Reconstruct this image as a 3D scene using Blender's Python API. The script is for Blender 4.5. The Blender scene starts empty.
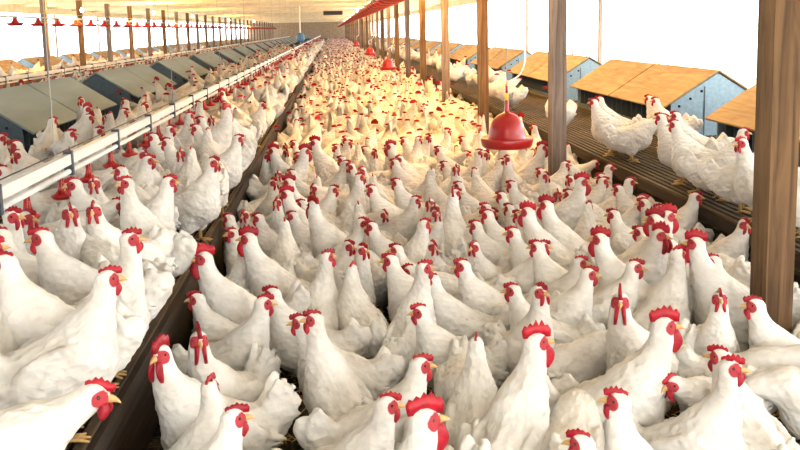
import bpy, math, random
import numpy as np
from mathutils import Matrix, Vector

random.seed(7); RNG = np.random.default_rng(7)
SC = bpy.context.scene
COL = SC.collection

# ------------------------------------------------------------------ camera
F, PX, PY, H = 860.0, 400.0, 141.0, 1.5
YAW, PITCH, ROLL = 0.0753351, 0.1300915, math.radians(1.3)
CAMP = np.array([0, 0, H])
_f = np.array([math.sin(YAW)*math.cos(PITCH), math.cos(YAW)*math.cos(PITCH), -math.sin(PITCH)])
_r0 = np.array([math.cos(YAW), -math.sin(YAW), 0.0]); _u0 = np.cross(_r0, _f)
_r = _r0*math.cos(ROLL)-_u0*math.sin(ROLL); _u = _u0*math.cos(ROLL)+_r0*math.sin(ROLL)
cam_data = bpy.data.cameras.new('camera'); cam = bpy.data.objects.new('camera', cam_data); COL.objects.link(cam)
cam.matrix_world = Matrix(((_r[0], _u[0], -_f[0], 0), (_r[1], _u[1], -_f[1], 0), (_r[2], _u[2], -_f[2], H), (0, 0, 0, 1)))
cam_data.sensor_width = 36; cam_data.lens = F*36/800
cam_data.shift_x = 0; cam_data.shift_y = -(225-PY)/800
cam_data.clip_start = 0.05; cam_data.clip_end = 600
SC.camera = cam

def ray(px, py): return _f+_r*(px-PX)/F+_u*(PY-py)/F
def onz(px, py, z): d = ray(px, py); return CAMP+d*((z-H)/d[2])
def onx(px, py, x): d = ray(px, py); return CAMP+d*(x/d[0])
def ony(px, py, y): d = ray(px, py); return CAMP+d*(y/d[1])
def proj(p):
    q = np.asarray(p, float)-CAMP; d = q@_f
    return PX+F*(q@_r)/d, PY-F*(q@_u)/d, d

# ------------------------------------------------------------------ sky, sun, exposure
W = bpy.data.worlds.new('overcast_sky'); SC.world = W; W.use_nodes = True
bg = W.node_tree.nodes['Background']; bg.inputs[0].default_value = (0.93, 0.97, 1.0, 1); bg.inputs[1].default_value = 1.5
sun_d = bpy.data.lights.new('sun', 'SUN'); sun_d.energy = 6.5; sun_d.angle = 0.06; sun_d.color = (1, 0.96, 0.9)
sun = bpy.data.objects.new('sun', sun_d); COL.objects.link(sun)
sun.rotation_euler = (0, math.radians(30), 0)           # high, from the right
SC.view_settings.view_transform = 'Standard'; SC.view_settings.look = 'None'
SC.view_settings.gamma = 1; SC.view_settings.use_curve_mapping = False
SC.view_settings.exposure = 2.7

# house dimensions
XL, XR, YN, YF, ZC = -11.7, 5.5, -2.6, 122.0, 2.75
SILL, HEAD = 0.58, 2.4
def portal(name, loc, rot, sx, sy):
    d = bpy.data.lights.new(name, 'AREA'); d.shape = 'RECTANGLE'; d.size = sx; d.size_y = sy; d.cycles.is_portal = True
    o = bpy.data.objects.new(name, d); COL.objects.link(o); o.location = loc; o.rotation_euler = rot
portal('window_portal_right', (XR+.2, (YN+YF)/2, (SILL+HEAD)/2), (0, math.radians(90), 0), HEAD-SILL, YF-YN)
portal('window_portal_left', (XL-.2, (YN+YF)/2, (SILL+HEAD)/2), (0, math.radians(-90), 0), HEAD-SILL, YF-YN)
portal('added_opening_portal', (1.0, YN-.2, 1.25), (math.radians(90), 0, 0), 6.2, 2.5)

# ------------------------------------------------------------------ materials
def nodes(name):
    m = bpy.data.materials.new(name); m.use_nodes = True
    nt = m.node_tree; return m, nt, nt.nodes['Principled BSDF']
def mat(name, col, rough=.6, metal=0., var=.25, scale=6., bump=0., stretch=(1, 1, 1), spec=.3, rnd=0.):
    m, nt, p = nodes(name); N = nt.nodes.new; L = nt.links.new
    tc = N('ShaderNodeTexCoord'); mp = N('ShaderNodeMapping'); mp.inputs['Scale'].default_value = stretch
    L(tc.outputs['Object'], mp.inputs[0])
    no = N('ShaderNodeTexNoise'); no.inputs['Scale'].default_value = scale; no.inputs['Detail'].default_value = 5
    L(mp.outputs[0], no.inputs[0])
    cr = N('ShaderNodeValToRGB'); e = cr.color_ramp.elements
    e[0].position, e[1].position = .3, .72
    e[0].color = [c*(1-var) for c in col]+[1]; e[1].color = [min(1, c*(1+var*.6)) for c in col]+[1]
    L(no.outputs[0], cr.inputs[0]); out = cr.outputs[0]
    if rnd:
        oi = N('ShaderNodeObjectInfo'); mr = N('ShaderNodeMapRange'); mr.inputs[3].default_value = 1-rnd; mr.inputs[4].default_value = 1+rnd
        L(oi.outputs['Random'], mr.inputs[0]); hs = N('ShaderNodeHueSaturation'); L(mr.outputs[0], hs.inputs['Value']); L(out, hs.inputs['Color']); out = hs.outputs[0]
    L(out, p.inputs['Base Color']); p.inputs['Roughness'].default_value = rough; p.inputs['Metallic'].default_value = metal
    p.inputs['Specular IOR Level'].default_value = spec
    if bump:
        b = N('ShaderNodeBump'); b.inputs['Strength'].default_value = bump; b.inputs['Distance'].default_value = .01
        L(no.outputs[0], b.inputs['Height']); L(b.outputs[0], p.inputs['Normal'])
    return m
def wood(name, col, dark, scale=9., stretch=(1, 1, .06), rough=.7, rnd=.12):
    m, nt, p = nodes(name); N = nt.nodes.new; L = nt.links.new
    tc = N('ShaderNodeTexCoord'); mp = N('ShaderNodeMapping'); mp.inputs['Scale'].default_value = stretch
    L(tc.outputs['Object'], mp.inputs[0])
    no = N('ShaderNodeTexNoise'); no.inputs['Scale'].default_value = scale*3; no.inputs['Detail'].default_value = 7; no.inputs['Distortion'].default_value = 1.2
    L(mp.outputs[0], no.inputs[0])
    n2 = N('ShaderNodeTexNoise'); n2.inputs['Scale'].default_value = 3.5; L(tc.outputs['Object'], n2.inputs[0])
    ad = N('ShaderNodeMath'); ad.operation = 'MULTIPLY_ADD'; ad.inputs[1].default_value = .45; L(n2.outputs[0], ad.inputs[0]); L(no.outputs[0], ad.inputs[2])
    cr = N('ShaderNodeValToRGB'); e = cr.color_ramp.elements; e[0].position, e[1].position = .52, .92
    e[0].color = list(dark)+[1]; e[1].color = list(col)+[1]; L(ad.outputs[0], cr.inputs[0])
    oi = N('ShaderNodeObjectInfo'); mr = N('ShaderNodeMapRange'); mr.inputs[3].default_value = 1-rnd; mr.inputs[4].default_value = 1+rnd
    L(oi.outputs['Random'], mr.inputs[0]); hs = N('ShaderNodeHueSaturation'); L(mr.outputs[0], hs.inputs['Value']); L(cr.outputs[0], hs.inputs['Color'])
    L(hs.outputs[0], p.inputs['Base Color']); p.inputs['Roughness'].default_value = rough; p.inputs['Specular IOR Level'].default_value = .2
    b = N('ShaderNodeBump'); b.inputs['Strength'].default_value = .5; b.inputs['Distance'].default_value = .006; L(no.outputs[0], b.inputs['Height']); L(b.outputs[0], p.inputs['Normal'])
    return m
M = {}
M['post_tan'] = wood('post_wood_tan', (.165, .092, .04), (.06, .03, .013))
M['post_grey'] = wood('post_wood_grey', (.2, .15, .12), (.09, .065, .05))
M['slat'] = wood('slat_wood', (.085, .056, .03), (.022, .015, .009), stretch=(1, .05, 1), rnd=.25)
M['fascia'] = wood('fascia_wood', (.042, .026, .015), (.012, .009, .006), stretch=(1, .05, 1))
M['roof_lamp_tinted'] = wood('nest_roof_lamp_tint', (.36, .245, .115), (.22, .14, .06), scale=4, stretch=(1, .12, 1))  # warm lamplight put into the roof colour, grain on top
M['roof_daylight_tinted'] = mat('nest_roof_daylight_tint', (.195, .245, .25), .55, 0, .22, 4, .15, (1, .2, 1))  # cool daylight put into the colour of the same kind of roof
M['galv'] = mat('galvanised_sheet', (.22, .31, .37), .5, .3, .18, 30, .05)
M['galv_dark'] = mat('dark_galvanised_sheet', (.06, .085, .105), .55, .3, .2, 20, .05)
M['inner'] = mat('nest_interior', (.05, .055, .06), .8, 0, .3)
M['hole'] = mat('hole_shade_black', (.006, .006, .007), .9, 0, .1)  # black painted in for the shade inside the vent holes
M['pvc'] = mat('white_pvc', (.66, .65, .61), .4, 0, .08, 14, 0)
M['red'] = mat('red_plastic', (.3, .005, .006), .28, 0, .12, 8, 0, spec=.5)
M['pan_red'] = mat('red_feeder_plastic', (.32, .01, .01), .4, 0, .15, 8, 0)
M['yellow'] = mat('yellow_plastic', (.8, .55, .03), .4, 0, .1)
M['clamp'] = mat('dark_grey_clamp', (.05, .06, .075), .5, 0, .2)
M['steel'] = mat('dull_steel', (.4, .42, .4), .4, .7, .2)
M['hose'] = mat('white_hose', (.8, .8, .76), .5, 0, .05)
M['cord'] = mat('grey_cord', (.3, .29, .27), .8, 0, .1)
M['ceil'] = mat('white_ceiling_sheet', (.85, .84, .8), .6, 0, .05, 1.2, .05)
M['beam'] = wood('beam_wood_pale', (.72, .64, .5), (.5, .42, .3), stretch=(.06, 1, 1))
M['wallb'] = wood('wall_boards', (.42, .3, .2), (.24, .16, .1), stretch=(1, .06, 1))
M['blue'] = mat('blue_plastic', (.05, .14, .3), .4, 0, .1)
M['black'] = mat('black_metal', (.03, .03, .035), .5, .3, .1)
M['outside'] = mat('dry_sandy_yard', (.62, .57, .47), .9, 0, .15, .3)
M['comb'] = mat('comb_skin', (.30, .006, .014), .45, 0, .35, 60, .2, rnd=.2)
M['beak'] = mat('beak_horn', (.48, .29, .11), .4, 0, .15, 40)
M['eye'] = mat('eye_amber', (.05, .015, .005), .15, 0, .2, spec=.6)
M['leg'] = mat('leg_scale', (.4, .24, .08), .6, 0, .3, 60, .3)
M['bulbglass'] = mat('lamp_socket', (.08, .07, .06), .6)
def emit(name, col, s):
    m, nt, p = nodes(name); p.inputs['Emission Color'].default_value = (*col, 1); p.inputs['Emission Strength'].default_value = s
    p.inputs['Base Color'].default_value = (1, .9, .7, 1); return m
M['bulb'] = emit('glowing_bulb', (1, .62, .22), 60)
# litter
def litter():
    m, nt, p = nodes('litter'); N = nt.nodes.new; L = nt.links.new
    tc = N('ShaderNodeTexCoord')
    a = N('ShaderNodeTexNoise'); a.inputs['Scale'].default_value = 5; a.inputs['Detail'].default_value = 9; a.inputs['Roughness'].default_value = .7; L(tc.outputs['Object'], a.inputs[0])
    b = N('ShaderNodeTexVoronoi'); b.inputs['Scale'].default_value = 70; L(tc.outputs['Object'], b.inputs[0])
    cr = N('ShaderNodeValToRGB'); e = cr.color_ramp.elements; e[0].position, e[1].position = .38, .7
    e[0].color = (.035, .03, .022, 1); e[1].color = (.2, .13, .06, 1); L(a.outputs[0], cr.inputs[0])
    mx = N('ShaderNodeMix'); mx.data_type = 'RGBA'; mx.inputs[0].default_value = .4; L(cr.outputs[0], mx.inputs[6]); L(b.outputs['Color'], mx.inputs[7]); mx.blend_type = 'MULTIPLY'
    L(mx.outputs[2], p.inputs['Base Color']); p.inputs['Roughness'].default_value = .95; p.inputs['Specular IOR Level'].default_value = .1
    bu = N('ShaderNodeBump'); bu.inputs['Strength'].default_value = .9; bu.inputs['Distance'].default_value = .02; L(b.outputs['Distance'], bu.inputs['Height']); L(bu.outputs[0], p.inputs['Normal'])
    return m
M['litter'] = litter()
M['straw'] = mat('straw', (.5, .33, .12), .8, 0, .5, 30)
# plumage: per-vertex natural colour (feather, red face skin, shank)
def plumage():
    m, nt, p = nodes('white_plumage'); N = nt.nodes.new; L = nt.links.new
    at = N('ShaderNodeAttribute'); at.attribute_name = 'tint'
    sk = N('ShaderNodeMapRange'); sk.inputs[1].default_value = .38; sk.inputs[2].default_value = .62; L(at.outputs['Alpha'], sk.inputs[0])
    fm = N('ShaderNodeMix'); fm.data_type = 'RGBA'; L(sk.outputs[0], fm.inputs[0]); L(at.outputs['Color'], fm.inputs[6]); fm.inputs[7].default_value = (.36, .04, .05, 1)
    oi = N('ShaderNodeObjectInfo'); cr = N('ShaderNodeValToRGB'); e = cr.color_ramp.elements
    e[0].color = (.88, .87, .86, 1); e[1].color = (1, .99, .97, 1); L(oi.outputs['Random'], cr.inputs[0])
    tc = N('ShaderNodeTexCoord'); no = N('ShaderNodeTexNoise'); no.inputs['Scale'].default_value = 9; no.inputs['Detail'].default_value = 4; L(tc.outputs['Object'], no.inputs[0])
    c2 = N('ShaderNodeValToRGB'); e = c2.color_ramp.elements; e[0].position, e[1].position = .34, .55; e[0].color = (.82, .79, .76, 1); e[1].color = (1, 1, 1, 1); L(no.outputs[0], c2.inputs[0])
    m1 = N('ShaderNodeMix'); m1.data_type = 'RGBA'; m1.blend_type = 'MULTIPLY'; m1.inputs[0].default_value = 1; L(fm.outputs[2], m1.inputs[6]); L(cr.outputs[0], m1.inputs[7])
    m2 = N('ShaderNodeMix'); m2.data_type = 'RGBA'; m2.blend_type = 'MULTIPLY'; m2.inputs[0].default_value = 1; L(m1.outputs[2], m2.inputs[6]); L(c2.outputs[0], m2.inputs[7])
    L(m2.outputs[2], p.inputs['Base Color']); p.inputs['Roughness'].default_value = .8; p.inputs['Specular IOR Level'].default_value = .15
    mp = N('ShaderNodeMapping'); mp.inputs['Scale'].default_value = (.45, 1, .8); L(tc.outputs['Object'], mp.inputs[0])
    vo = N('ShaderNodeTexVoronoi'); vo.inputs['Scale'].default_value = 52; L(mp.outputs[0], vo.inputs[0])
    bu = N('ShaderNodeBump'); bu.inputs['Strength'].default_value = .6; bu.inputs['Distance'].default_value = .01; L(vo.outputs['Distance'], bu.inputs['Height']); L(bu.outputs[0], p.inputs['Normal'])
    return m
M['plume'] = plumage()

# ------------------------------------------------------------------ mesh helpers
class MB:
    def __init__(s): s.v = []; s.f = []
    def box(s, x0, y0, z0, x1, y1, z1):
        b = len(s.v); s.v += [(x0, y0, z0), (x1, y0, z0), (x1, y1, z0), (x0, y1, z0), (x0, y0, z1), (x1, y0, z1), (x1, y1, z1), (x0, y1, z1)]
        s.f += [tuple(b+i for i in q) for q in ((0, 3, 2, 1), (4, 5, 6, 7), (0, 1, 5, 4), (1, 2, 6, 5), (2, 3, 7, 6), (3, 0, 4, 7))]; return s
    def prism(s, pts, n):                     # polygon pts (3d), extruded by vector n
        b = len(s.v); k = len(pts); s.v += [tuple(p) for p in pts]+[tuple(np.add(p, n)) for p in pts]
        s.f += [tuple(range(b, b+k))[::-1], tuple(range(b+k, b+2*k))]
        s.f += [(b+i, b+(i+1) % k, b+k+(i+1) % k, b+k+i) for i in range(k)]; return s
    def tube(s, pts, r, n=8):
        pts = [np.array(p, float) for p in pts]; b = len(s.v); rr = r if hasattr(r, '__len__') else [r]*len(pts)
        for i, p in enumerate(pts):
            t = pts[min(i+1, len(pts)-1)]-pts[max(i-1, 0)]; t = t/np.linalg.norm(t)
            a = np.cross(t, [0, 0, 1.] if abs(t[2]) < .9 else [1., 0, 0]); a /= np.linalg.norm(a); c = np.cross(t, a)
            for j in range(n):
                q = 2*math.pi*j/n; s.v.append(tuple(p+rr[i]*(a*math.cos(q)+c*math.sin(q))))
        for i in range(len(pts)-1):
            for j in range(n):
                s.f.append((b+i*n+j, b+i*n+(j+1) % n, b+(i+1)*n+(j+1) % n, b+(i+1)*n+j))
        s.f.append(tuple(b+j for j in range(n))[::-1]); s.f.append(tuple(b+(len(pts)-1)*n+j for j in range(n))); return s
    def lathe(s, prof, n=24, c=(0, 0, 0)):
        b = len(s.v)
        for r, z in prof:
            for j in range(n):
                q = 2*math.pi*j/n; s.v.append((c[0]+r*math.cos(q), c[1]+r*math.sin(q), c[2]+z))
        for i in range(len(prof)-1):
            for j in range(n): s.f.append((b+i*n+j, b+i*n+(j+1) % n, b+(i+1)*n+(j+1) % n, b+(i+1)*n+j))
        return s
    def mesh(s, name, m, smooth=False):
        me = bpy.data.meshes.new(name); me.from_pydata(s.v, [], s.f); me.materials.append(m)
        if smooth: me.polygons.foreach_set('use_smooth', [True]*len(me.polygons))
        me.update(); return me
    def build(s, name, m, parent=None, smooth=False, loc=None): return obj(name, s.mesh(name, m, smooth), parent, loc)
def obj(name, me, parent=None, loc=None, rz=0):
    o = bpy.data.objects.new(name, me); COL.objects.link(o)
    if parent is not None: o.parent = parent
    if loc is not None: o.location = loc
    if rz: o.rotation_euler = (0, 0, rz)
    return o
def tag(o, label=None, cat=None, group=None, kind=None):
    if label: o['label'] = label
    if cat: o['category'] = cat
    if group: o['group'] = group
    if kind: o['kind'] = kind
    return o
def empty(name, loc=(0, 0, 0), rz=0):
    o = bpy.data.objects.new(name, None); COL.objects.link(o); o.location = loc; o.rotation_euler = (0, 0, rz); o.empty_display_size = .1; return o
def copy_tree(o, parent=None):
    c = o.copy(); COL.objects.link(c)
    if parent is not None: c.parent = parent
    for ch in list(KIDS.get(o, [])): add_kid(c, copy_tree(ch, c))
    return c
KIDS = {}
def add_kid(p, c): KIDS.setdefault(p, []).append(c); return c
ORD = ['nearest', 'second', 'third', 'fourth', 'fifth', 'sixth', 'seventh', 'eighth', 'ninth', 'tenth', 'eleventh', 'twelfth', 'thirteenth', 'fourteenth',
       'fifteenth', 'sixteenth', 'seventeenth', 'eighteenth', 'nineteenth', 'twentieth', 'twenty-first', 'twenty-second', 'twenty-third', 'twenty-fourth',
       'twenty-fifth', 'twenty-sixth', 'twenty-seventh', 'twenty-eighth', 'twenty-ninth', 'thirtieth']
def nth(i): return ORD[i] if i < len(ORD) else '%dth' % (i+1)
def nth_near(i): return 'nearest' if i == 0 else nth(i)+' nearest'

# ------------------------------------------------------------------ the house
st = lambda o: tag(o, kind='structure')
yard = st(MB().box(-200, -160, -.3, 200, 320, -.12).build('ground_outside', M['outside']))
fl = st(MB().box(XL, YN, -.11, XR, YF, 0).build('floor', M['litter']))
st(MB().box(XL-.3, YN-.1, ZC, XR+.3, YF+.1, ZC+.06).build('ceiling', M['ceil']))
def side_wall(name, x, s):
    w = MB().box(min(x, x+s*.1), YN, -.1, max(x, x+s*.1), YF, SILL).build(name, M['wallb'])
    st(w)
    MB().box(min(x, x+s*.1), YN, HEAD, max(x, x+s*.1), YF, ZC).build('header_board', M['beam'], w)
    for i in range(18):
        y = 4+i*6.8
        MB().box(x+s*.02, y, SILL, x+s*.09, y+.09, HEAD).build('mullion', M['post_grey'], w)
side_wall('wall_right', XR, 1); side_wall('wall_left', XL, -1)
st(MB().box(XL, YF, -.1, XR, YF+.12, ZC).build('wall_far', M['wallb']))
wn = st(MB().box(XL, YN-.12, -.1, -2.1, YN, ZC).build('wall_near', M['wallb']))        # behind the camera; wide unseen opening added to let in front light
MB().box(4.1, YN-.12, -.1, XR, YN, ZC).build('wall_side_piece', M['wallb'], wn)
MB().box(-2.1, YN-.12, 2.5, 4.1, YN, ZC).build('added_opening_header', M['wallb'], wn)
k = 0
y = 3.2
while y < YF-2:
    k += 1
    b = MB().box(XL, y, ZC-.14, XR, y+.06, ZC-.001).build('trim_%d' % k, M['beam']); st(b)
    y += 3.38
# wooden posts
post_me = [MB().box(-.057, -.066, 0, .057, .066, ZC-.141).mesh('post', M[m]) for m in ('post_tan', 'post_grey')]
for i in range(34):
    y = 3.283+3.385*i
    if y > YF-3: break
    far = i > 11
    o = obj('wooden_post', post_me[i % 2], None, (1.757, y, 0))
    lab = ('distant square wooden post in the right-hand row past the twelfth' if far else
           'weathered wooden post, %s in the row before the right nest boxes' % nth_near(i))
    if i == 0: lab = 'large wooden post at the right edge of the picture'
    tag(o, lab, 'post', 'right row of wooden posts')
pl_me = [MB().box(-.075, -.075, 0, .075, .075, ZC-.141).mesh('post_wide', M[m]) for m in ('post_grey', 'post_tan')]
for i in range(28):
    y = 24.75+3.42*i
    if y > YF-3: break
    o = obj('wooden_post', pl_me[i % 2], None, (-7.93, y, 0))
    tag(o, ('distant wooden post in the left-hand row beyond the ninth' if i > 8 else 'wooden post against the bright left windows, %s from the left' % ('first' if i == 0 else nth(i))), 'post', 'left row of wooden posts')

# slatted decks -----------------------------------------------------------
def deck(name, label, x0, x1, y0, y1, z, edges, fine_from, fine_to):
    root = empty(name, (0, y0, 0)); tag(root, label, 'slatted deck')
    L = y1-y0
    for xe, s in edges:                       # s: +1 deck lies to the right of the edge
        a = lambda d0, d1: (min(xe+s*d0, xe+s*d1), max(xe+s*d0, xe+s*d1))
        seg = 4.0; n = int(L/seg)
        for zz0, zz1, d in ((z-.085, z-.012, 0.0), (.03, z-.13, .03)):
            for i in range(min(n, 12)):
                xa, xb = a(d, d+.03); MB().box(xa, i*seg+.004, zz0, xb, (i+1)*seg-.004, zz1).build('fascia_board', M['fascia'], root)
            xa, xb = a(d, d+.03); b = MB()
            for i in range(min(n, 12), n): b.box(xa, i*seg+.004, zz0, xb, (i+1)*seg-.004, zz1)
            if b.v: b.build('far_fascia_boards', M['fascia'], root)
    # slats run along the house
    pitch, wd = .052, .027; seg = 4.0
    me_l = MB().box(0, .004, z-.028, wd, seg-.004, z).mesh('slat', M['slat'])
    rest = MB(); xs = np.arange(x0+.006, x1-wd, pitch); n = 0
    for x in xs:
        for i in range(int(L/seg)):
            if fine_from <= x <= fine_to and i < 4 and n < 290:
                n += 1; obj('slat', me_l, root, (x, i*seg, 0))
            else: rest.box(x, i*seg+.004, z-.028, x+wd, (i+1)*seg-.004, z)
    r = rest.build('far_slats', M['slat'], root); r['kind'] = 'stuff'
    j = MB()
    for i in range(int(L/1.0)): j.box(x0+.05, i*1.0, z-.1, x1-.05, i*1.0+.05, z-.029)
    j.build('joists', M['fascia'], root)
    return root
deck('slatted_deck', 'raised wooden slat deck along the right side carrying tan nest boxes', 2.18, XR-.02, 2.0, 118, .4, [(2.18, 1)], 2.0, 3.2)
deck('slatted_deck', 'raised wooden slat deck on the left under the white drinker pipe', -5.52, -.68, 1.2, 118, .4, [(-.68, -1), (-5.52, 1)], -2.2, 0)
deck('slatted_deck', 'far raised slat deck along the bright left windows', XL+.02, -8.35, 14, 118, .26, [(-8.35, -1)], 99, 100)

# nest boxes --------------------------------------------------------------
def make_nest(roofm, endm, b, hw, rise, L, detail=True, ze=.27):
    # origin: ground of the deck, centre of ridge line at near end; half width b, eave height ze above deck, ridge ze+rise
    root = empty('nest_box')
    zr = ze+rise; t = .018
    half = L/2
    for s in (-1, 1):
        for q in range(2):
            n = np.array([s*rise, 0, b]); n = n/np.linalg.norm(n)*t
            y0, y1 = q*half+.018-(.036 if q == 0 else 0), (q+1)*half-.018+(.036 if q == 1 else 0)
            pts = [(0, y0, zr), (0, y1, zr), (s*b, y1, ze), (s*b, y0, ze)]
            add_kid(root, MB().prism(pts, n).build('roof_panel', roofm, root))
    wi = b-.09                                  # wall stands in from the eave
    zw = zr-rise*wi/b
    for yy in (0, L-.015):
        pts = [(-wi, yy, 0), (wi, yy, 0), (wi, yy, zw-.012), (0, yy, zr-.015), (-wi, yy, zw-.012)]
        e = add_kid(root, MB().prism(pts, (0, .015, 0)).build('end_panel', endm, root))
        if detail and yy == 0:
            for kx in (-.38, -.27, -.16, .3):
                zc = zr-rise*abs(kx)/b-.085
                h = MB().tube([(kx, yy-.003, zc), (kx, yy+.004, zc)], .014, 10).build('vent_hole', M['hole'], e); add_kid(e, h)  # solid black disc drawn for the dark of a hole
            sm = MB().box(-.135, yy-.006, .0, -.125, yy+.002, zr-.14).build('seam', M['galv_dark'], e); add_kid(e, sm)
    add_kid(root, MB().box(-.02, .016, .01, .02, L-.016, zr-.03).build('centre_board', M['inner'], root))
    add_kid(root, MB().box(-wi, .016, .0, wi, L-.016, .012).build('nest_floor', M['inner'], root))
    for s in (-1, 1):
        x = s*wi
        add_kid(root, MB().box(min(x, x-s*.02), .016, .012, max(x, x-s*.02), L-.016, .07).build('front_lip', M['galv_dark'], root))
        add_kid(root, MB().box(min(x, x-s*.02), .016, zw-.06, max(x, x-s*.02), L-.016, zw-.012).build('top_rail', M['galv_dark'], root))
        add_kid(root, MB().tube([(x+s*.13, .05, .05), (x+s*.13, L-.05, .05)], .012, 6).build('perch', M['slat'], root))
        nd = 20 if detail else 9
        dm = MB().box(min(x, x-s*.3), -.006, .012, max(x, x-s*.3), .006, zw-.02).mesh('divider', M['galv_dark'])
        for i in range(1, nd): add_kid(root, obj('divider', dm, root, (0, L*i/nd, 0)))
    return root
nestR = make_nest(M['roof_lamp_tinted'], M['galv'], .55, 0, .35, 3.2)
for i in range(12):
    o = nestR if i == 0 else copy_tree(nestR)
    o.location = (3.7, 3.85+4.2*i, .4)
    tag(o, 'tan lamplight-tinted nest box, %s in the row along the right windows' % nth_near(i) if i else 'tan nest box mostly hidden behind the large right-hand post', 'nest box', 'nest boxes of the right row')
nestL = make_nest(M['roof_daylight_tinted'], M['galv_dark'], .52, 0, .34, 2.85)
for i in range(24):
    o = nestL if i == 0 else copy_tree(nestL)
    o.location = (-3.1, 7.55+4.0*i, .4)
    tag(o, ('small distant grey-roofed nest box far down the left row' if i > 9 else 'grey daylight-tinted nest box, %s in the left row behind the drinker pipe' % nth_near(i)), 'nest box', 'nest boxes of the left row')
nestF = make_nest(M['roof_lamp_tinted'], M['galv'], .52, 0, .32, 3.0, False, ze=.25)
for i in range(18):
    o = nestF if i == 0 else copy_tree(nestF)
    o.location = (-9.8, 24.2+4.05*i, .26)
    tag(o, ('tiny distant tan nest box along the left windows past the sixth' if i > 5 else 'tan-roofed nest box under the left windows, %s from the left edge' % ('first' if i == 0 else nth(i))), 'nest box', 'nest boxes under the left windows')

# nipple drinker lines ----------------------------------------------------
cup_me = None
def drinker_line(x, y0, y1, zp, label, detail, ncup):
    root = empty('drinker_line', (x, y0, 0)); tag(root, label, 'drinker line'); L = y1-y0
    # rail: aluminium-white flattened profile, pipe beneath
    seg = 6.0; n = int(L/seg)
    me_r = MB().box(-.016, .004, zp+.036, .016, seg-.004, zp+.086).mesh('rail', M['pvc'])
    me_p = MB().tube([(0, 0, zp), (0, seg-.02, zp)], .0135, 10).mesh('pipe', M['pvc'], True)
    for i in range(n): obj('rail_section', me_r, root, (0, i*seg, 0)); obj('pipe_section', me_p, root, (0, i*seg, 0))
    MB().tube([(-.022, 0, zp+.1), (-.022, L, zp+.1)], .0035, 5).build('anti_roost_wire', M['black'], root)
    clamp = MB().box(-.021, -.012, zp-.019, .021, .012, zp+.1)
    cm = clamp.mesh('clamp', M['clamp'])
    i = 0
    while i*.92 < min(L, 60): obj('clamp', cm, root, (0, .28+i*.92, 0)); i += 1
    cup = MB()
    for s in (-1, 1):
        cup.tube([(0, s*.012, zp-.005), (0, s*.022, zp-.05), (0, s*.03, zp-.085)], [.008, .01, .012], 6)
    cup.lathe([(.0, -.112), (.038, -.11), (.052, -.095), (.05, -.088), (.03, -.082), (.012, -.06), (.01, -.03), (.0, -.03)], 14, (0, 0, zp))
    cu = cup.mesh('drip_cup', M['red'], True)
    for i in range(ncup): obj('drip_cup', cu, root, (0, .14+.46*i, 0))
    for i in range(int(L/3)):
        MB().tube([(0, 1.0+3*i, zp+.1), (0, 1.0+3*i, ZC)], .0025, 4).build('hanger_cord', M['cord'], root)
    return root
drinker_line(-1.3, 3.06, 100, .845, 'white drinker pipe with red drip cups along the left slat edge', True, 200)
drinker_line(-4.75, 8.0, 100, .84, 'second white drinker pipe with red cups behind the grey nest boxes', True, 150)

# bell drinkers -----------------------------------------------------------
def bell(loc, label):
    root = empty('bell_drinker', loc); tag(root, label, 'drinker', 'hanging bell drinkers')
    z = 0.0
    d = MB().lathe([(.0, .245), (.022, .245), (.03, .24), (.06, .228), (.092, .2), (.113, .165), (.125, .12), (.131, .07), (.138, .058), (.165, .06), (.182, .07), (.186, .062),
                    (.176, .015), (.165, .0), (.145, .004), (.125, .03), (.0, .03)], 40)
    b = d.build('bell', M['red'], root, True)
    MB().lathe([(.0, .33), (.012, .33), (.014, .325), (.016, .26), (.022, .235), (.0, .235)], 16).build('stem', M['red'], root, True)
    MB().lathe([(.0, .375), (.009, .375), (.012, .36), (.012, .33), (.0, .33)], 12).build('yellow_valve', M['yellow'], root, True)
    MB().lathe([(.0, .44), (.008, .44), (.009, .38), (.0, .375)], 12).build('red_connector', M['red'], root, True)
    zt = ZC-loc[2]
    MB().tube([(0, 0, .44), (0, 0, zt)], .003, 5).build('hanging_cord', M['cord'], root)
    pts = []
    P = [np.array(p) for p in ((0, -.01, .43), (.02, -.01, .5), (.1, 0, .44), (.13, 0, .6))]
    for i in range(13):
        t = i/12; pts.append((1-t)**3*P[0]+3*(1-t)**2*t*P[1]+3*(1-t)*t*t*P[2]+t**3*P[3])
    pts.append(np.array((.135, 0, zt)))
    MB().tube(pts, .006, 7).build('supply_hose', M['hose'], root, True)
for i, (px, py, D) in enumerate(((507, 147, 5.9), (388, 70, 18.6), (370, 55, 27.), (356.5, 46.5, 41.))):
    p = ony(px, py, D)
    bell((p[0], D, p[2]), ['large red bell drinker hanging above the hens beside the grey post', 'second red bell drinker hanging further down the litter aisle', 'small red bell drinker third down the aisle', 'tiny farthest red bell drinker low over the distant flock'][i])

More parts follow.
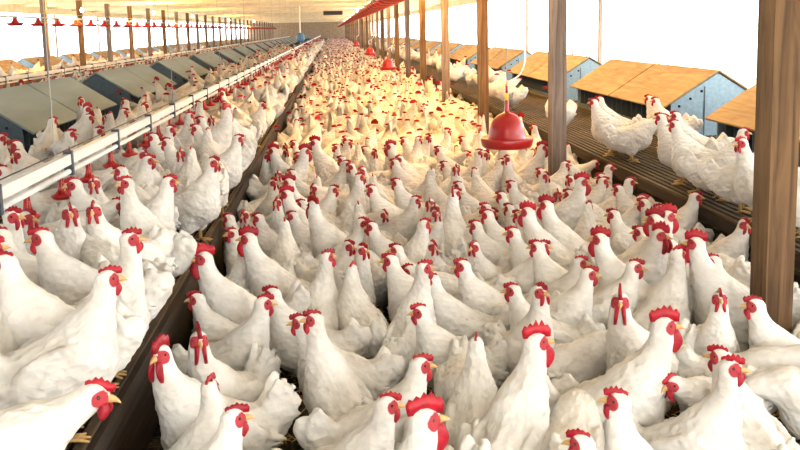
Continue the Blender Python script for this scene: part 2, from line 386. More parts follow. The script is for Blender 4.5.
# pan feeder lines --------------------------------------------------------
pan_me = MB().lathe([(.0, .0), (.13, .0), (.18, .035), (.195, .075), (.188, .08), (.15, .06), (.1, .075), (.06, .13), (.04, .2), (.0, .2)], 20).mesh('pan', M['pan_red'], True)
def feeder(x, y0, n, sp, z, label):
    root = empty('feeder_line', (x, y0, 0)); tag(root, label, 'feeder line')
    MB().tube([(0, -1, z+.215), (0, n*sp, z+.215)], .024, 8).build('auger_tube', M['steel'], root, True)
    g = MB()
    for i in range(n):
        obj('feeder_pan', pan_me, root, (0, i*sp, z))
        if i % 2 == 0: MB().tube([(0, i*sp, z+.23), (0, i*sp, ZC)], .003, 4).build('hanger_cord', M['cord'], root)
    gr = MB()
    for k in range(8):
        q = 2*math.pi*k/8; gr.tube([(.188*math.cos(q), .188*math.sin(q), z+.078), (.11*math.cos(q), .11*math.sin(q), z+.16), (.04*math.cos(q), .04*math.sin(q), z+.19)], .003, 4)
    gm = gr.mesh('pan_grill', M['steel'])
    for i in range(min(n, 24)): obj('pan_grill', gm, root, (0, i*sp, 0))
    MB().tube([(.05, -1, z+.33), (.05, n*sp, z+.33)], .004, 4).build('winch_cable', M['steel'], root)
feeder(.88, 3.9, 104, 1.05, 1.87, 'overhead line of red feeder pans raised above the litter aisle')
feeder(-7.4, 21.0, 60, 1.6, 1.76, 'line of red feeder pans hanging before the left windows')

# lamps -------------------------------------------------------------------
def lamp(loc, label, power, col=(1, .5, .1)):
    root = empty('hanging_lamp', loc); tag(root, label, 'lamp', 'bare hanging bulbs')
    MB().tube([(0, 0, .1), (0, 0, ZC-loc[2])], .005, 5).build('lamp_cord', M['black'], root)
    MB().lathe([(.0, .12), (.02, .12), (.022, .06), (.0, .06)], 12).build('socket', M['bulbglass'], root, True)
    MB().lathe([(.0, -.06), (.025, -.05), (.042, -.02), (.042, .005), (.025, .04), (.018, .06), (.0, .062)], 14).build('bulb', M['bulb'], root, True)
    d = bpy.data.lights.new('bulb_light', 'POINT'); d.energy = power; d.color = col; d.shadow_soft_size = .05
    o = bpy.data.objects.new('bulb_light', d); COL.objects.link(o); o.parent = root; o.location = (0, 0, -.1)
for i, y in enumerate((8.5, 12.5, 16.5, 21., 26., 32., 39., 47., 56., 67., 80., 95.)):
    lamp((1.4, y, 2.45), 'warm bare bulb hanging over the litter aisle, %s to the camera' % nth_near(i), (34, 42, 42, 36)[i] if i < 4 else 27)
for i, (px, py, X) in enumerate(((82, 10, -7.0), (229, 20, -7.0), (254, 21, -7.0))):
    p = onx(px, py, X); lamp((X, p[1], min(p[2], 2.45)), ['bright warm bulb between the left posts near the top left corner', 'glowing distant warm bulb over the left aisle, nearer of two', 'glowing distant warm bulb over the left aisle, farther of two'][i], 70)
for i, y in enumerate((33., 42.)): lamp((-6.6, y, 2.3), 'small warm bulb over the left aisle, %s of two middle ones' % ('first', 'second')[i], 60)

# dark heater box under the far ceiling, blue regulator on the drinker line
p = ony(333, 13, 45.)
hb = empty('heater_box', (p[0], 45., p[2])); tag(hb, 'dark grey heater box hung under the far ceiling', 'heater')
MB().box(-.5, -.25, -.11, .5, .25, .11).build('casing', M['clamp'], hb); MB().box(-.44, -.262, -.07, .44, -.251, .07).build('grille', M['black'], hb)
for s in (-.4, .4): MB().tube([(s, 0, .11), (s, 0, ZC-p[2])], .008, 5).build('hanger_rod', M['steel'], hb)
rg = empty('water_regulator', (-1.58, 43.4, .4)); tag(rg, 'blue water regulator with pale riser pipe far down the drinker line', 'regulator')
MB().lathe([(0, .55), (.15, .55), (.19, .62), (.19, .9), (.13, .98), (.05, 1.0), (0, 1.0)], 16).build('tank', M['blue'], rg, True)
MB().tube([(0, 0, 0), (0, 0, .56)], .03, 8).build('stand', M['steel'], rg); MB().tube([(0, 0, 1.0), (0, 0, ZC-.4)], .035, 8).build('riser_pipe', M['pvc'], rg)

# ------------------------------------------------------------------ chicken modelling (signed distance, surface nets)
def ell(P, c, r, rot=None):
    q = P-np.array(c)
    if rot is not None: q = q@rot
    r = np.array(r); k0 = np.linalg.norm(q/r, axis=-1); k1 = np.linalg.norm(q/r**2, axis=-1)+1e-9
    return k0*(k0-1)/k1
def cap(P, a, b, ra, rb):
    a, b = np.array(a, float), np.array(b, float); ab = b-a
    h = np.clip(((P-a)@ab)/(ab@ab), 0, 1); return np.linalg.norm(P-a-h[..., None]*ab, axis=-1)-(ra+(rb-ra)*h)
def smin(a, b, k):
    h = np.clip(.5+.5*(b-a)/k, 0, 1); return b+(a-b)*h-k*h*(1-h)
def rotxz(deg):                                # columns: local axes of an ellipsoid pitched nose-up by deg
    a = math.radians(deg); return np.array([[math.cos(a), 0, -math.sin(a)], [0, 1, 0], [math.sin(a), 0, math.cos(a)]])
def rotz(a): return np.array([[math.cos(a), -math.sin(a), 0], [math.sin(a), math.cos(a), 0], [0, 0, 1]])
def nets(fn, lo, hi, h):
    ax = [np.arange(l, u+h, h) for l, u in zip(lo, hi)]
    G = np.stack(np.meshgrid(*ax, indexing='ij'), -1); V = fn(G); S = V < 0
    n = np.array(V.shape)-1; cnt = np.zeros(n); acc = np.zeros((*n, 3))
    for d in range(3):
        for o1 in (0, 1):
            for o2 in (0, 1):
                off = [0, 0, 0]; oth = [k for k in range(3) if k != d]; off[oth[0]] = o1; off[oth[1]] = o2
                sl0 = tuple(slice(off[k], off[k]+n[k]) for k in range(3)); off[d] = 1
                sl1 = tuple(slice(off[k], off[k]+n[k]) for k in range(3))
                a, b = V[sl0], V[sl1]; cr = (a < 0) != (b < 0); t = np.where(cr, a/np.where(cr, a-b, 1), 0)
                pt = G[sl0]+t[..., None]*(G[sl1]-G[sl0]); acc += np.where(cr[..., None], pt, 0); cnt += cr
    act = cnt > 0; idx = -np.ones(n, int); idx[act] = np.arange(act.sum()); verts = acc[act]/cnt[act][:, None]
    faces = []
    for d in range(3):
        e1, e2 = (d+1) % 3, (d+2) % 3
        sl = [slice(1, -1)]*3; sl[d] = slice(0, -1); sl2 = list(sl); sl2[d] = slice(1, None)
        a, b = S[tuple(sl)], S[tuple(sl2)]; w = np.argwhere(a != b)
        if len(w) == 0: continue
        base = w.copy(); base[:, e1] += 1; base[:, e2] += 1
        ii = a[tuple(w.T)]
        def cell(s1, s2):
            c = base.copy(); c[:, e1] -= s1; c[:, e2] -= s2; return idx[tuple(c.T)]
        q = np.stack([cell(1, 1), cell(0, 1), cell(0, 0), cell(1, 0)], 1); q[~ii] = q[~ii][:, ::-1]; faces.append(q)
    return verts, np.concatenate(faces)
WHITE, RED, SHANK = np.array((.64, .618, .578)), np.array((.34, .012, .02)), np.array((.6, .4, .14))

POSES = {  # head position (forward, up), neck control point, head pitch, body pitch
    'up':   dict(head=(.150, .460), ctl=(.13, .36), hp=-2, bp=19),
    'tall': dict(head=(.120, .515), ctl=(.125, .39), hp=4, bp=27),
    'fwd':  dict(head=(.265, .385), ctl=(.19, .335), hp=-10, bp=9),
    'low':  dict(head=(.300, .240), ctl=(.23, .31), hp=-18, bp=2),
    'peck': dict(head=(.280, .085), ctl=(.27, .25), hp=-60, bp=-8),
    'roo':  dict(head=(.165, .505), ctl=(.155, .39), hp=2, bp=22),
}
def chicken_shape(pose, turn, roo, seed):
    ps = POSES[pose]; hx, hz = ps['head']; tr = math.radians(turn); rg = np.random.default_rng(seed)
    hy = .03*math.sin(tr); Hd = np.array([hx-.02*(1-math.cos(tr)), hy, hz]); bp = ps['bp']
    R = rotxz(bp); B = np.array([0, 0, .215])
    loc = lambda x, y, z: B+R@np.array([x, y, z])
    base = loc(.1, 0, .05); C = np.array([ps['ctl'][0], hy*.4, ps['ctl'][1]])
    neck = [(1-t)**2*base+2*(1-t)*t*C+t*t*Hd for t in np.linspace(0, 1, 7)]
    nr = np.array([.080, .067, .053, .043, .0355, .0305, .027])*(1.08 if roo else 1)
    HR = rotz(tr)@rotxz(ps['hp'])
    head = lambda x, y, z: Hd+HR@np.array([x, y, z])
    tilt = 42 if pose != 'peck' else 30
    tl = .105 if not roo else .15
    feathers = []
    nf = 13
    for i in range(nf):
        t = i/(nf-1); sd = (-1, 1)[i % 2]; pitch = math.radians(bp*.2+tilt-24+44*t+rg.uniform(-3, 3)); yaw = sd*(.10+.14*(1-t))
        d = np.array([-math.cos(pitch)*math.cos(yaw), math.cos(pitch)*math.sin(yaw), math.sin(pitch)])
        root = loc(-.13, sd*.014, .0+.05*t); feathers.append((root, root+d*(tl+.02*math.sin(math.pi*t)+rg.uniform(-.01, .008)), t))
    tc, tdir = loc(-.165, 0, .03), math.radians(bp*.2+tilt)
    RT = rotxz(-math.degrees(tdir))
    def fn(P):
        d = ell(P, loc(0, 0, 0), (.146, .093, .108), R)
        d = smin(d, ell(P, loc(.072, 0, -.012), (.094, .088, .108), R), .05)
        d = smin(d, ell(P, loc(-.115, 0, .015), (.095, .076, .085), R), .05)
        d = smin(d, ell(P, loc(-.05, 0, -.055), (.11, .08, .08), R), .04)
        for i in range(6): d = smin(d, cap(P, neck[i], neck[i+1], nr[i], nr[i+1]), .035 if i < 2 else .018)
        for s in (-1, 1):                       # thighs, wings, flight feathers
            d = smin(d, ell(P, (-.005, s*.055, .125), (.05, .042, .07)), .03)
            w = ell(P, loc(-.025, s*.082, .022), (.120, .021, .068), R)
            for k in range(4):
                w = smin(w, cap(P, loc(-.02-.026*k, s*.091, .035-.024*k), loc(-.18-.01*(3-k), s*(.067), .04-.024*k), .017, .008), .006)
            d = smin(d, w, .011)
        d = smin(d, ell(P, tc+RT@np.array([-.03, 0, 0]), (.115, .034, .058), RT), .04)
        for a, b, q in feathers: d = smin(d, cap(P, a, b, .024, .0105), .016)
        d = smin(d, ell(P, head(0, 0, 0), (.037, .0245, .027), HR), .014)
        fl = .0042*np.sin(P[..., 0]*130+2.5*np.sin(P[..., 1]*60))*np.sin(P[..., 2]*120+1.7*np.sin(P[..., 0]*70))
        far = np.clip((np.linalg.norm(P-Hd, axis=-1)-.07)/.08, 0, 1)
        return d+fl*far
    return fn, Hd, HR, head
def chicken_parts(pose, turn, roo, seed, cell):
    fn, Hd, HR, head = chicken_shape(pose, turn, roo, seed)
    v, f = nets(fn, (-.36, -.17, .04 if pose != 'peck' else .02), (.36, .17, .54), cell)
    tint = np.tile(WHITE, (len(v), 1)); q = (v-Hd)@HR
    face = np.exp(-(((q[:, 0]-.022)/.0235)**2+((q[:, 2]-.000)/.0225)**2)**3)*(np.abs(q[:, 1]) > .004)*(np.linalg.norm(q, axis=1) < .06)
    tint = np.hstack([tint, face[:, None]])
    P = {'body': (v, f, tint)}
    # comb: upright blade with points
    sc = 1.3 if roo else .64
    n = 5; top = []; rgc = np.random.default_rng(seed+50)
    for i in range(n*2+1):
        t = i/(n*2); x = (.046-.07*t) if not roo else (.036-.07*t); hgt = (.012+.026*math.sin(math.pi*min(1, t*.8+.1)))*(1 if i % 2 else .72)*rgc.uniform(.85, 1.1)
        top.append((x*sc if roo else x, hgt*sc))
    xs = [p[0] for p in top]
    vv, ff = [], []
    th = .0065*(1.2 if roo else 1)
    for s in (-1, 1):
        for x, hgt in top: vv.append(head(x, s*th*.45, .02+hgt))
        for x, hgt in top: vv.append(head(x*.93, s*th, .016))
    m = len(top)
    for i in range(m-1):
        ff += [(i, i+1, m+i+1, m+i), (2*m+i+1, 2*m+i, 3*m+i, 3*m+i+1), (i+1, i, 2*m+i, 2*m+i+1), (m+i, m+i+1, 3*m+i+1, 3*m+i)]
    ff += [(0, m, 3*m, 2*m), (m-1, 3*m-1, 4*m-1, 2*m-1)]
    P['comb'] = (np.array(vv), ff, np.tile(RED*.9, (len(vv), 1)))
    # wattles
    for s, nm in ((-1, 'wattle_a'), (1, 'wattle_b')):
        mb = MB(); L = .034*(1.35 if roo else .78); vv, ff = [], []
        K, NN = 7, 8
        for i in range(K):
            t = i/(K-1); r = L*.56*math.sin(math.pi*(.12+.83*t))**.8; z = -.010-L*1.45*t
            for j in range(NN):
                a = 2*math.pi*j/NN; vv.append(head(.027+r*math.cos(a), s*(.010+.007*t)+.0095*math.sin(a)*(1-.4*t), z))
        for i in range(K-1):
            for j in range(NN): ff.append((i*NN+j, (i+1)*NN+j, (i+1)*NN+(j+1) % NN, i*NN+(j+1) % NN))
        ff += [tuple(range(NN)), tuple((K-1)*NN+j for j in range(NN))[::-1]]
        P[nm] = (np.array(vv), ff, np.tile(RED*.9, (len(vv), 1)))
    # beak
    vv, ff = [], []; NN = 8
    for x, r, z in ((.030, .0115, -.002), (.044, .0085, -.002), (.054, .005, -.005), (.061, .0012, -.010)):
        for j in range(NN): a = 2*math.pi*j/NN; vv.append(head(x, r*.8*math.cos(a), z+r*math.sin(a)))
    for i in range(3):
        for j in range(NN): ff.append((i*NN+j, i*NN+(j+1) % NN, (i+1)*NN+(j+1) % NN, (i+1)*NN+j))
    ff.append(tuple(3*NN+j for j in range(NN)))
    P['beak'] = (np.array(vv), ff, np.tile((.45, .28, .11), (len(vv), 1)))
    for s, nm in ((-1, 'eye_a'), (1, 'eye_b')):
        mb = MB().lathe([(0, -.0052), (.0036, -.0037), (.0052, 0), (.0036, .0037), (0, .0052)], 8)
        P[nm] = (np.array([head(.0145+a, s*.0225+b, .006+c) for a, b, c in mb.v]), mb.f, np.tile((.05, .02, .01), (len(mb.v), 1)))
    for s, nm in ((-1, 'leg_a'), (1, 'leg_b')):
        y = s*.055; x0 = .0
        mb = MB().tube([(x0-.01, y, .1), (x0-.005, y, .055), (x0, y, .014)], [.012, .009, .0095], 7)
        for a in (-.5, 0, .5): mb.tube([(x0, y, .012), (x0+.035*math.cos(a), y+.035*math.sin(a), .010), (x0+.065*math.cos(a), y+.065*math.sin(a), .004)], [.008, .0065, .003], 6)
        mb.tube([(x0, y, .012), (x0-.03, y, .004)], [.007, .003], 6)
        P[nm] = (np.array(mb.v), mb.f, np.tile(SHANK, (len(mb.v), 1)))
    return P, Hd
def mk_mesh(name, v, f, tint, m):
    me = bpy.data.meshes.new(name); me.from_pydata([tuple(p) for p in v], [], [tuple(int(i) for i in q) for q in f]); me.materials.append(m)
    if tint is not None:
        a = me.attributes.new('tint', 'FLOAT_COLOR', 'POINT'); a.data.foreach_set('color', (tint if tint.shape[1] == 4 else np.hstack([tint, np.zeros((len(tint), 1))])).astype(np.float32).ravel())
    me.polygons.foreach_set('use_smooth', [True]*len(me.polygons)); me.update(); return me
def decimated(me, ratio):
    o = bpy.data.objects.new('tmp', me); COL.objects.link(o); md = o.modifiers.new('d', 'DECIMATE'); md.ratio = ratio
    dg = bpy.context.evaluated_depsgraph_get(); r = bpy.data.meshes.new_from_object(o.evaluated_get(dg)); bpy.data.objects.remove(o); return r

VAR = {}     # key -> dict(near parts, joined mesh, head)
SPECS = [('up0', 'up', 0, 0), ('upl', 'up', 45, 0), ('upr', 'up', -45, 0), ('tall0', 'tall', 0, 0), ('talll', 'tall', 65, 0), ('tallr', 'tall', -65, 0),
         ('fwd0', 'fwd', 0, 0), ('fwdl', 'fwd', 30, 0), ('low0', 'low', 10, 0), ('peck0', 'peck', 0, 0), ('roo0', 'roo', 0, 1), ('rool', 'roo', 50, 1), ('roor', 'roo', -50, 1)]
MATOF = {'body': 'plume', 'comb': 'comb', 'wattle': 'comb', 'beak': 'beak', 'eye': 'eye', 'leg': 'leg'}
for si, (key, pose, turn, roo) in enumerate(SPECS):
    P, Hd = chicken_parts(pose, turn, roo, 100+si, .0095)
    near = {k: mk_mesh(k.split('_')[0], *P[k], M[MATOF[k.split('_')[0]]]) for k in P}
    V, Fc, T, o = [], [], [], 0
    for k, (v, f, t) in P.items():
        if k.startswith('eye'): continue
        V.append(v); T.append(t if t.shape[1] == 4 else np.hstack([t, np.zeros((len(t), 1))])); Fc += [tuple(int(i)+o for i in q) for q in f]; o += len(v)
    joined = mk_mesh('hen_body', np.concatenate(V), Fc, np.concatenate(T), M['plume'])
    # light version: body decimated hard, red parts kept
    lb = decimated(near['body'], .02)
    lv = np.zeros(len(lb.vertices)*3); lb.vertices.foreach_get('co', lv); lv = lv.reshape(-1, 3)
    lt = np.zeros(len(lb.vertices)*4); lb.attributes['tint'].data.foreach_get('color', lt); lt = lt.reshape(-1, 4)
    lf = [tuple(p.vertices) for p in lb.polygons]
    cv = P['comb'][0]; nb = len(lv); m = 13                       # one blade of the comb + a wattle diamond
    light_v = np.concatenate([lv, cv[[0, 3, 7, 10, 21, 11]], P['wattle_a'][0][[0, 24, 28, 52]]+np.array([0, .01, 0])])
    light_t = np.concatenate([lt, np.tile((*(RED*.9), 0), (10, 1))]); lf += [tuple(nb+i for i in (0, 1, 2, 3, 4, 5))]
    VAR[key] = dict(near=near, joined=joined, head=Hd, light=(light_v, lf, light_t))

# ------------------------------------------------------------------ the flock: where the photograph shows heads
ANG = {'R': 0, 'BR': 45, 'B': 90, 'BL': 135, 'L': 180, 'FL': 225, 'F': 270, 'FR': 315}
# (head px, head py, facing, variant, zone)   zones: S left slats, T slats behind the pipe, P litter, Q right slats
A = []
def add(zone, txt):
    for e in txt.split(';'):
        e = e.split()
        if len(e) >= 3: A.append((float(e[0]), float(e[1]), e[2], e[3] if len(e) > 3 else 'up0', zone))
add('S', '''25 239 L up0; 11 268 155 up0; 96 274 R up0; 151 239 340 tall0; 108 229 L up0; 39 250 B tallr; 128 394 345 fwd0; 
 54 215 F upl; 75 212 F up0; 80 187 L up0; 95 187 F up0; 94 203 FL upl; 131 184 BL talll; 185 188 R up0; 153 138 L up0; 175 143 L up0; 192 151 F up0; 170 130 R up0; 148 161 R up0;
 201 121 L up0; 211 120 F up0; 229 118 F upr; 220 128 L up0; 241 141 R up0; 218 163 FR up0; 113 172 R fwd0; 160 236 BL fwd0; 120 205 R fwd0; 200 172 B low0''')
add('T', '18 147 L up0; 26 154 FL up0; 3 172 L up0; 71 135 R tall0; 59 153 F up0; 89 118 R up0; 106 118 F up0; 123 113 R up0')
add('P', '''161 355 L rool; 206 262 L roo0; 249 239 L roo0; 232 234 BL talll; 272 292 L up0; 259 304 R up0; 315 322 120 talll; 327 260 B tallr; 342 246 FR up0; 291 225 B up0; 372 227 L up0; 397 250 L up0;
 196 296 L up0; 205 420 R up0; 387 405 R up0; 400 256 L up0; 407 272 L fwd0; 442 279 L up0; 461 264 L up0; 427 313 L up0; 509 285 L up0; 527 252 L up0; 546 252 R up0; 589 262 R up0; 586 278 R up0; 555 297 FR tall0;
 528 340 70 roor; 487 227 L up0; 515 230 L up0; 597 240 L roo0; 637 266 R up0; 672 252 BR tall0; 664 235 FR roo0; 699 241 L roo0; 711 265 L up0; 707 300 F tall0; 647 305 FL rool; 659 334 R roo0; 640 232 L up0;
 419 364 R up0; 425 420 R roo0; 499 347 B up0; 580 435 L up0; 666 348 R up0; 726 364 R tall0; 622 410 L tall0; 798 343 R fwd0; 360 262 B low0; 470 425 F low0; 575 395 B low0; 610 345 BR low0; 740 395 L low0;
 271 153 L roo0; 294 153 R roo0; 315 143 L roo0; 277 172 F up0; 289 172 L up0; 289 183 L roo0; 287 196 L roo0; 274 200 R up0; 293 215 L up0; 317 180 B up0; 334 166 R up0; 342 160 L up0; 351 167 FL up0; 333 190 R up0; 378 190 L up0;
 395 163 L up0; 391 147 L roo0; 358 131 L up0; 387 127 R up0; 349 120 F up0; 358 147 B up0; 398 185 L up0;
 408 122 L up0; 416 123 R up0; 421 132 L up0; 430 137 L up0; 440 130 F up0; 439 150 L up0; 455 130 R up0; 463 140 L up0; 469 128 R up0; 446 165 L up0; 430 176 R up0; 459 186 L up0; 448 191 R up0; 435 209 FL upl; 415 201 R up0;
 478 153 R tall0; 500 163 R up0; 542 148 R roo0; 515 186 L up0; 508 197 L up0; 536 205 L roo0; 519 214 L roo0; 497 217 L up0; 552 195 FL upl; 571 194 L up0; 586 194 L up0; 565 165 R up0; 570 181 FL up0; 578 151 L tall0; 593 179 R roo0; 541 172 L up0;
 602 178 L up0; 611 180 R up0; 629 182 R up0; 610 194 L up0; 636 195 R up0; 659 201 L up0; 702 199 R up0; 673 210 L up0; 653 220 L roo0; 668 222 R roo0; 614 215 L up0; 526 114 R up0; 452 96 L up0; 462 110 L up0; 475 111 R up0; 445 106 L up0''')
add('Q', '634 127 L up0; 630 119 R fwd0; 661 118 L up0; 676 116 L up0; 673 146 FL up0; 717 133 R up0; 745 142 R up0; 760 172 R fwd0; 545 90 FL up0; 578 103 L up0; 600 100 L up0; 706 97 L up0; 726 99 L up0; 476 73 R up0; 462 66 R fwd0; 466 77 L up0; 497 80 R fwd0; 457 62 L up0')
ZF = {'S': .4, 'T': .4, 'P': 0., 'Q': .4}
XLIM = {'S': (-1.7, -.76), 'T': (-2.4, -1.3), 'P': (-.52, 2.02), 'Q': (2.3, 2.95)}
CH = []      # dict(x, y, th, var, zone, sc, fixed)
for px, py, fc, var, zone in A:
    roo = var.startswith('roo'); sc = RNG.uniform(.90, .98)*(1.12 if roo else 1)
    a0 = math.radians(ANG[fc] if fc in ANG else float(fc))+RNG.uniform(-.2, .2)
    Hd = VAR[var]['head']; P = onz(px, py, ZF[zone]+Hd[2]*sc)
    th = a0-math.atan2(P[0], P[1])
    c, s = math.cos(th), math.sin(th); x = P[0]-(c*Hd[0]-s*Hd[1])*sc; y = P[1]-(s*Hd[0]+c*Hd[1])*sc
    CH.append(dict(x=x, y=y, th=th, var=var, zone=zone, sc=sc, fix=True))
OFFS = np.array([-.145, -.045, .065]); RAD = np.array([.066, .084, .080])
OBST = [(1.757, 3.283+3.385*i, .075) for i in range(34)]
def relax(C, iters=260):
    X = np.array([[c['x'], c['y']] for c in C]); X0 = X.copy(); th = np.array([c['th'] for c in C]); sc = np.array([c['sc'] for c in C])
    wt = np.clip((X[:, 1]-1.6)/3.0, .2, 1.0); zn = np.array([ZF[c['zone']] for c in C]); lo = np.array([XLIM[c['zone']][0] for c in C]); hi = np.array([XLIM[c['zone']][1] for c in C])
    D = np.stack([np.cos(th), np.sin(th)], 1); n = len(C)
    same = (zn[:, None] == zn[None]); np.fill_diagonal(same, False)
    for it in range(iters):
        mv = np.zeros_like(X)
        for i, oi in enumerate(OFFS):
            A1 = X+D*(oi*sc)[:, None]
            for j, oj in enumerate(OFFS):
                B1 = X+D*(oj*sc)[:, None]; df = A1[:, None]-B1[None]; ds = np.linalg.norm(df, axis=2)+1e-6
                pen = np.where(same, np.maximum(0, (RAD[i]*sc)[:, None]+(RAD[j]*sc)[None]-ds), 0)
                mv += (df/ds[..., None]*pen[..., None]*(2*wt[:, None]/(wt[:, None]+wt[None]))[..., None]).sum(1)*.28
            for ox, oy, orad in OBST[:4]:
                df = A1-np.array([ox, oy]); ds = np.linalg.norm(df, axis=1); pen = np.where(zn == 0, np.maximum(0, RAD[i]*sc+orad-ds), 0); mv += df/ds[:, None]*pen[:, None]*.6
            over = np.maximum(0, A1[:, 0]+RAD[i]*sc*.85-(hi+.12)); mv[:, 0] -= over*.5
            und = np.maximum(0, (lo-.12)-(A1[:, 0]-RAD[i]*sc*.85)); mv[:, 0] += und*.5
        X += np.clip(mv, -.03, .03)+(X0-X)*(.03/wt[:, None])*max(0., 1-it/(iters*.7))
        X[:, 0] = np.clip(X[:, 0], lo-.02, hi+.02)
    for c, p in zip(C, X): c['x'], c['y'] = float(p[0]), float(p[1])
    print('relax mean shift', np.linalg.norm(X-X0, axis=1).mean(), 'max', np.linalg.norm(X-X0, axis=1).max())
relax(CH)
# ------------------------------------------------------------------ fill the rest of the crowd
HV = ['up0', 'up0', 'upl', 'upr', 'tall0', 'talll', 'tallr', 'fwd0', 'fwdl', 'low0', 'peck0']
WT = np.array([3, 2, 2, 2, 2, 1.5, 1.5, 1.5, 1.2, 1.6, .8]); WT = WT/WT.sum()
grid = {}
def circles(x, y, th, sc):
    return [(x+math.cos(th)*o*sc, y+math.sin(th)*o*sc, r*sc) for o, r in zip(OFFS, RAD)]
def put(z, cs):
    for a, b, r in cs: grid.setdefault((z, int(a//.25), int(b//.25)), []).append((a, b, r))
def clear(z, cs, k):
    for a, b, r in cs:
        gi, gj = int(a//.25), int(b//.25)
        for i in (-1, 0, 1):
            for j in (-1, 0, 1):
                for (p, q, s) in grid.get((z, gi+i, gj+j), ()):
                    if (a-p)**2+(b-q)**2 < ((r+s)*k)**2: return False
    return True
for c in CH: put(ZF[c['zone']], circles(c['x'], c['y'], c['th'], c['sc']))
for ox, oy, orad in OBST: put(0., [(ox, oy, orad)])
def in_view(x, y, z, m=25):
    if y < .8: return False
    for dz in (.1, .45):
        px, py, d = proj((x, y, z+dz))
        if d > .3 and -m < px < 800+m and -20 < py < 450+m+20: return True
    return False
def fill(zone, x0, x1, y0, y1, tries, k=.93, roo=.07):
    z = ZF[zone]; got = 0
    for t in range(tries):
        x = RNG.uniform(x0, x1); y = RNG.uniform(y0, y1)
        if not in_view(x, y, z): continue
        th = RNG.uniform(0, 2*math.pi); var = HV[RNG.choice(len(HV), p=WT)] if RNG.random() > roo else ('roo0', 'rool', 'roor')[RNG.integers(3)]
        sc = RNG.uniform(.88, .98)*(1.1 if var.startswith('roo') else 1); cs = circles(x, y, th, sc)
        if any(a-r < x0-.14 or a+r > x1+.14 for a, b, r in cs): continue
        if clear(z, cs, k):
            CH.append(dict(x=x, y=y, th=th, var=var, zone=zone, sc=sc, fix=False)); put(z, cs); got += 1
    return got
print('fill', fill('P', -.56, 2.06, 1.9, 4.3, 350, 1.02), fill('P', -.56, 2.06, 4.3, 5.5, 1200), fill('P', -.56, 2.06, 5.2, 12, 9000), fill('P', -.56, 2.06, 12, 30, 16000), fill('P', -.56, 2.06, 30, 110, 26000, .95),
      fill('S', -1.3, -.8, 2.4, 8, 1000, 1.0), fill('S', -1.3, -.76, 8, 70, 9000), fill('T', -2.4, -1.6, 4, 40, 330), fill('Q', 2.3, 2.9, 14, 60, 75))
# hens on the far side of the right nest boxes, and around the far-left boxes
ZF['U'] = .4; ZF['V'] = .26; ZF['Wd'] = .4
print('fill2', fill('U', 4.4, 5.2, 8, 30, 60), fill('V', -9.1, -8.5, 24, 60, 160), fill('Wd', -5.3, -3.8, 10, 45, 200))

# which 300 show largest; birds right under the drinker pipe keep their heads below it
for c in CH:
    if c['zone'] in ('S', 'T') and c['var'] != 'peck0':
        hd = VAR[c['var']]['head']; hxw = c['x']+(math.cos(c['th'])*hd[0]-math.sin(c['th'])*hd[1])*c['sc']
        if abs(hxw+1.3) < .075: c['var'] = 'low0'
        elif abs(c['x']+.1*math.cos(c['th'])+1.3) < .05 and c['var'] != 'low0': c['var'] = 'fwd0'
_pen = []
for i, a in enumerate(CH[:len(A)]):
    for b in CH[i+1:len(A)]:
        if ZF[a['zone']] == ZF[b['zone']]:
            m = max(p[2]+q[2]-math.hypot(p[0]-q[0], p[1]-q[1]) for p in circles(a['x'], a['y'], a['th'], a['sc']) for q in circles(b['x'], b['y'], b['th'], b['sc']))
            if m > .02: _pen.append(m)
print('pen', len(_pen), sorted(_pen)[-8:])
for c in CH:
    z = ZF[c['zone']]; c['z'] = z; px, py, d = proj((c['x'], c['y'], z+.25)); c['px'], c['py'], c['d'] = px, py, d
CH = [c for c in CH if in_view(c['x'], c['y'], c['z'], 60)]
CH.sort(key=lambda c: c['d']); HEROES = CH[:300]; REST = CH[300:]
NEARD = 7.2
print('hens', len(CH), 'rest', len(REST), 'hero depth', HEROES[-1]['d'], 'near', sum(c['d'] < NEARD for c in HEROES))

# labels -----------------------------------------------------------------
def facing(c):
    a = (math.degrees(c['th']+math.atan2(c['x'], c['y']))) % 360
    return 'facing right' if a < 45 or a >= 315 else 'facing away' if a < 135 else 'facing left' if a < 225 else 'facing the camera'
def zone_words(c):
    z = c['zone']
    if z == 'S': return 'on the left slats'
    if z in 'T': return 'behind the white drinker pipe'
    if z == 'Q': return 'on the right slats'
    if z == 'U': return 'behind the right nest boxes'
    if z == 'V': return 'near the left window nests'
    if z == 'Wd': return 'behind the grey nests'
    bx, _, _ = proj((c['x'], c['y'], .25))
    return 'on litter left of red drinker' if bx < 440 else 'on litter below red drinker' if bx < 575 else 'on litter right of red drinker'
POSEW = {'up': 'head up', 'ta': 'stretched neck', 'fw': 'head forward', 'lo': 'head lowered', 'pe': 'pecking', 'ro': ''}
cnt = {}
for c in HEROES:
    kind = 'rooster' if c['var'].startswith('roo') else 'hen'
    pw = POSEW[c['var'][:2]]
    base = (kind, pw, facing(c), zone_words(c)); i = cnt.get(base, 0); cnt[base] = i+1
    n = 'nearest' if i == 0 else nth(i)+'-nearest'
    zw = {'before the drinker pipe': ''}
    c['label'] = ' '.join(('%s white %s %s %s %s' % (n, kind, ('with '+pw) if pw and pw != 'pecking' else pw if pw else 'with big comb', facing(c), zone_words(c))).split())
    c['kind'] = kind
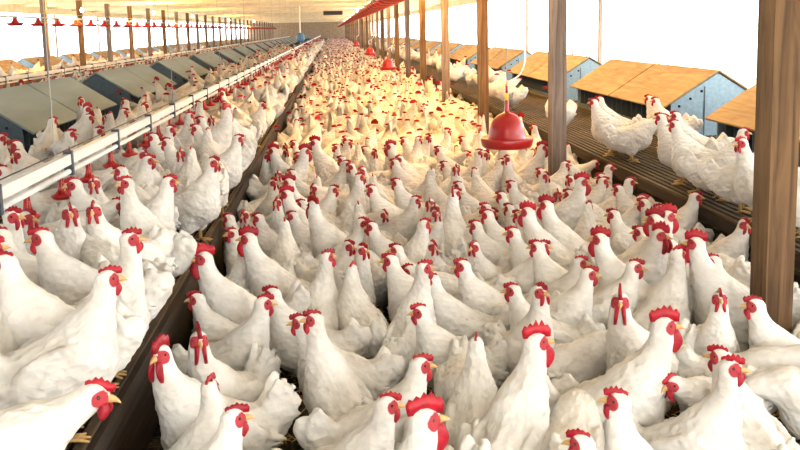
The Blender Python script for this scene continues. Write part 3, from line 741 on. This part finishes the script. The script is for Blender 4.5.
for c in HEROES:
    v = VAR[c['var']]; nm = c['kind']; loc = (c['x'], c['y'], c['z']+.001)
    if c['d'] < NEARD:
        o = obj(nm, v['near']['body'], None, loc, c['th'])
        for k, me in v['near'].items():
            if k != 'body': obj(k.split('_')[0], me, o)
    else:
        o = obj(nm, v['joined'], None, loc, c['th'])
    o.scale = (c['sc'],)*3
    tag(o, c['label'], 'chicken', 'white chickens of the flock')
# the far crowd: one object
WHERE = {'P': 'filling the far litter aisle', 'S': 'lining the far left slats', 'T': 'behind the far drinker pipe', 'Q': 'on the far right slats', 'U': 'behind the right nest boxes',
         'V': 'before the left window nests', 'Wd': 'behind the grey nest boxes'}
for zn in WHERE:
    Vs, Ts, Fs, o = [], [], [], 0
    for c in REST:
        if c['zone'] != zn: continue
        lv, lf, lt = VAR[c['var']]['light']; s, co = math.sin(c['th']), math.cos(c['th'])
        q = lv*c['sc']; q = np.stack([q[:, 0]*co-q[:, 1]*s+c['x'], q[:, 0]*s+q[:, 1]*co+c['y'], q[:, 2]+c['z']], 1)
        Vs.append(q); Ts.append(lt); Fs += [tuple(i+o for i in f) for f in lf]; o += len(lv)
    if Vs:
        fo = obj('distant_flock', mk_mesh('distant_flock', np.concatenate(Vs), Fs, np.concatenate(Ts), M['plume']))
        tag(fo, 'dense crowd of distant white chickens '+WHERE[zn], 'chickens', kind='stuff')
# straw on the litter
sv, sf = [], []
for i in range(9000):
    x = RNG.uniform(-.66, 2.16); y = 2.2+6*RNG.random()**1.6; a = RNG.uniform(0, math.pi); L = RNG.uniform(.015, .05); w = .0022; b = len(sv); z = RNG.uniform(.002, .012); dz = RNG.uniform(-.004, .012)
    c, s = math.cos(a), math.sin(a)
    sv += [(x-s*w, y+c*w, z), (x+s*w, y-c*w, z), (x+c*L+s*w, y+s*L-c*w, z+dz), (x+c*L-s*w, y+s*L+c*w, z+dz), (x+c*L/2, y+s*L/2, z+.004)]
    sf += [(b, b+1, b+4), (b+1, b+2, b+4), (b+2, b+3, b+4), (b+3, b, b+4)]
me = bpy.data.meshes.new('straw'); me.from_pydata(sv, [], sf); me.materials.append(M['straw'])
tag(obj('straw', me), 'loose straw and litter bits scattered on the dark floor', 'straw', kind='stuff')
